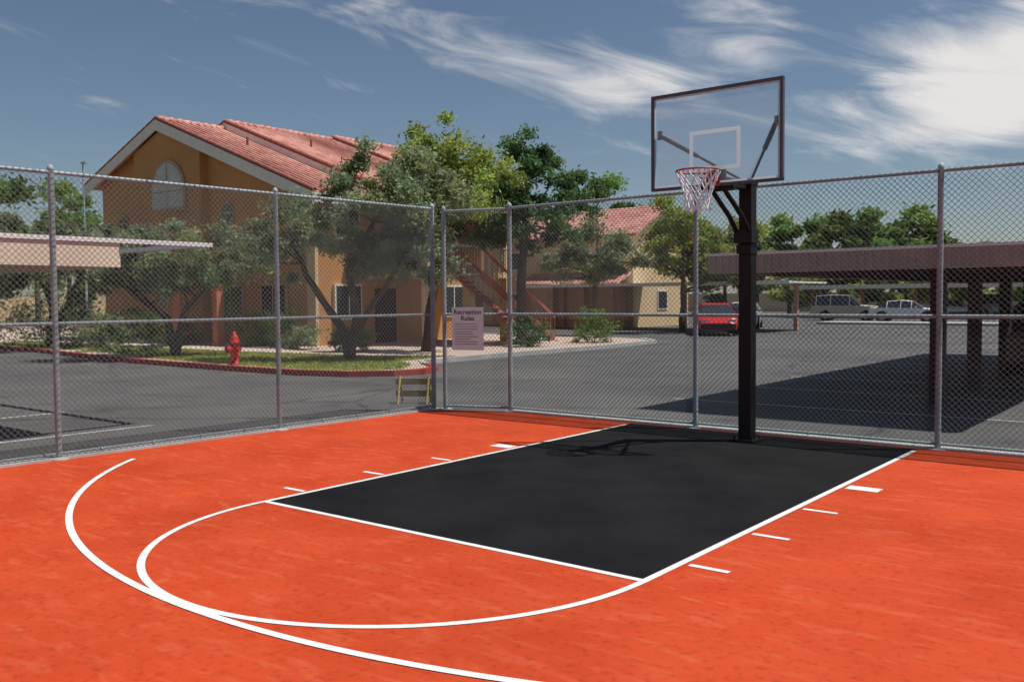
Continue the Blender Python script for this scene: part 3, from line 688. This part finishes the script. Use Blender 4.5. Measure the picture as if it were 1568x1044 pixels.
mb=MB(); mb.tube((-51,17.7,0),(-51,17.7,10.2),.08,.05,n=8); mb.box((-50.8,17.7,10.2),(.6,.2,.10)); mb.obj('street_lamp',[M_galv])

# ------------------------------------------------------------------ sky & light
w=bpy.data.worlds.new('World'); S.world=w; w.use_nodes=True
T=w.node_tree;N=T.nodes;Lk=T.links; bg=N['Background']
SUN=Vector((.377,.267,1)).normalized()
el=math.asin(SUN.z); azr=math.atan2(SUN.x,SUN.y)
sk=N.new('ShaderNodeTexSky'); sk.sky_type='NISHITA'; sk.sun_disc=False; sk.sun_elevation=el; sk.sun_rotation=azr
sk.air_density=1.0; sk.dust_density=.5; sk.ozone_density=2.0
def mth(op,a,b=None,c=None,clamp=False):
    n=N.new('ShaderNodeMath'); n.operation=op; n.use_clamp=clamp
    for i,x in enumerate((a,b,c)):
        if x is None: continue
        if isinstance(x,(int,float)): n.inputs[i].default_value=x
        else: Lk.new(x,n.inputs[i])
    return n.outputs[0]
tc=N.new('ShaderNodeTexCoord'); sx=N.new('ShaderNodeSeparateXYZ'); Lk.new(tc.outputs['Generated'],sx.inputs[0])
A=mth('ARCTAN2',sx.outputs[0],sx.outputs[1])
E=mth('ARCSINE',sx.outputs[2])
def blob(a,e,hl,hw,sl,wt):
    th=math.atan(sl);c,s=math.cos(th),math.sin(th)
    da=mth('SUBTRACT',A,a); de=mth('SUBTRACT',E,e)
    u=mth('ADD',mth('MULTIPLY',da,c/hl),mth('MULTIPLY',de,s/hl))
    v=mth('ADD',mth('MULTIPLY',da,-s/hw),mth('MULTIPLY',de,c/hw))
    q=mth('ADD',mth('MULTIPLY',u,u),mth('MULTIPLY',v,v))
    return mth('MULTIPLY',mth('DIVIDE',1.0,mth('ADD',1.0,mth('POWER',q,1.8))),wt)
bl=[(-.70,.262,.20,.028,-.27,.44),(-.80,.295,.08,.020,-.25,.15),(-.643,.238,.09,.016,-.22,.20),(-.566,.206,.06,.013,-.2,.26),
    (-.435,.272,.11,.036,.35,.50),(-.19,.205,.10,.044,.05,.85),(-.215,.160,.075,.020,.1,.50),(-.331,.145,.07,.014,-.3,.25),(-.08,.26,.15,.06,.2,.5),
    (.35,.30,.25,.05,.2,.5),(-1.5,.35,.3,.05,-.2,.4)]
m=None
for b in bl:
    o=blob(*b); m=o if m is None else mth('ADD',m,o)
cb=N.new('ShaderNodeCombineXYZ'); Lk.new(mth('ADD',A,mth('MULTIPLY',E,1.2)),cb.inputs[0]); Lk.new(mth('ADD',mth('MULTIPLY',E,3.2),mth('MULTIPLY',A,.5)),cb.inputs[1])
nz=N.new('ShaderNodeTexNoise'); nz.inputs['Scale'].default_value=7; nz.inputs['Detail'].default_value=9; nz.inputs['Roughness'].default_value=.60; nz.inputs['Distortion'].default_value=.7
Lk.new(cb.outputs[0],nz.inputs['Vector'])
d=mth('ADD',m,mth('MULTIPLY',mth('SUBTRACT',nz.outputs[0],.5),2.0))
mr=N.new('ShaderNodeMapRange'); mr.interpolation_type='SMOOTHSTEP'; mr.inputs[1].default_value=.20; mr.inputs[2].default_value=1.12
Lk.new(d,mr.inputs[0])
hsv=N.new('ShaderNodeHueSaturation'); hsv.inputs['Saturation'].default_value=.98; hsv.inputs['Value'].default_value=.66; Lk.new(sk.outputs[0],hsv.inputs['Color'])
mx=N.new('ShaderNodeMix'); mx.data_type='RGBA'; Lk.new(mr.outputs[0],mx.inputs[0]); Lk.new(hsv.outputs[0],mx.inputs[6]); mx.inputs[7].default_value=(7.8,7.6,7.5,1)
Lk.new(mx.outputs[2],bg.inputs[0]); bg.inputs[1].default_value=.10
sl=bpy.data.lights.new('sun','SUN'); sl.energy=4.9; sl.angle=math.radians(.5); sl.color=(1,.95,.88)
so=bpy.data.objects.new('sun',sl); link(so); so.rotation_euler=(-SUN).to_track_quat('-Z','Y').to_euler()

# ------------------------------------------------------------------ camera
yaw,pitch,roll=.66908,-.04513,-.00792
f=Vector((-math.sin(yaw)*math.cos(pitch),math.cos(yaw)*math.cos(pitch),math.sin(pitch)))
r=Vector((math.cos(yaw),math.sin(yaw),0)); u_=r.cross(f)
c,s=math.cos(roll),math.sin(roll); r2=c*r+s*u_; u2=-s*r+c*u_
cam=bpy.data.cameras.new('camera'); cam.sensor_width=36; cam.lens=1408.9/1568*36; cam.clip_end=2000; cam.clip_start=.05
co=bpy.data.objects.new('camera',cam); link(co)
Mx=Matrix((r2,u2,-f)).transposed().to_4x4(); Mx.translation=Vector((4.5812,-10.4949,1.6924)); co.matrix_world=Mx
S.camera=co
S.view_settings.view_transform='Standard'; S.view_settings.look='None'; S.view_settings.exposure=0
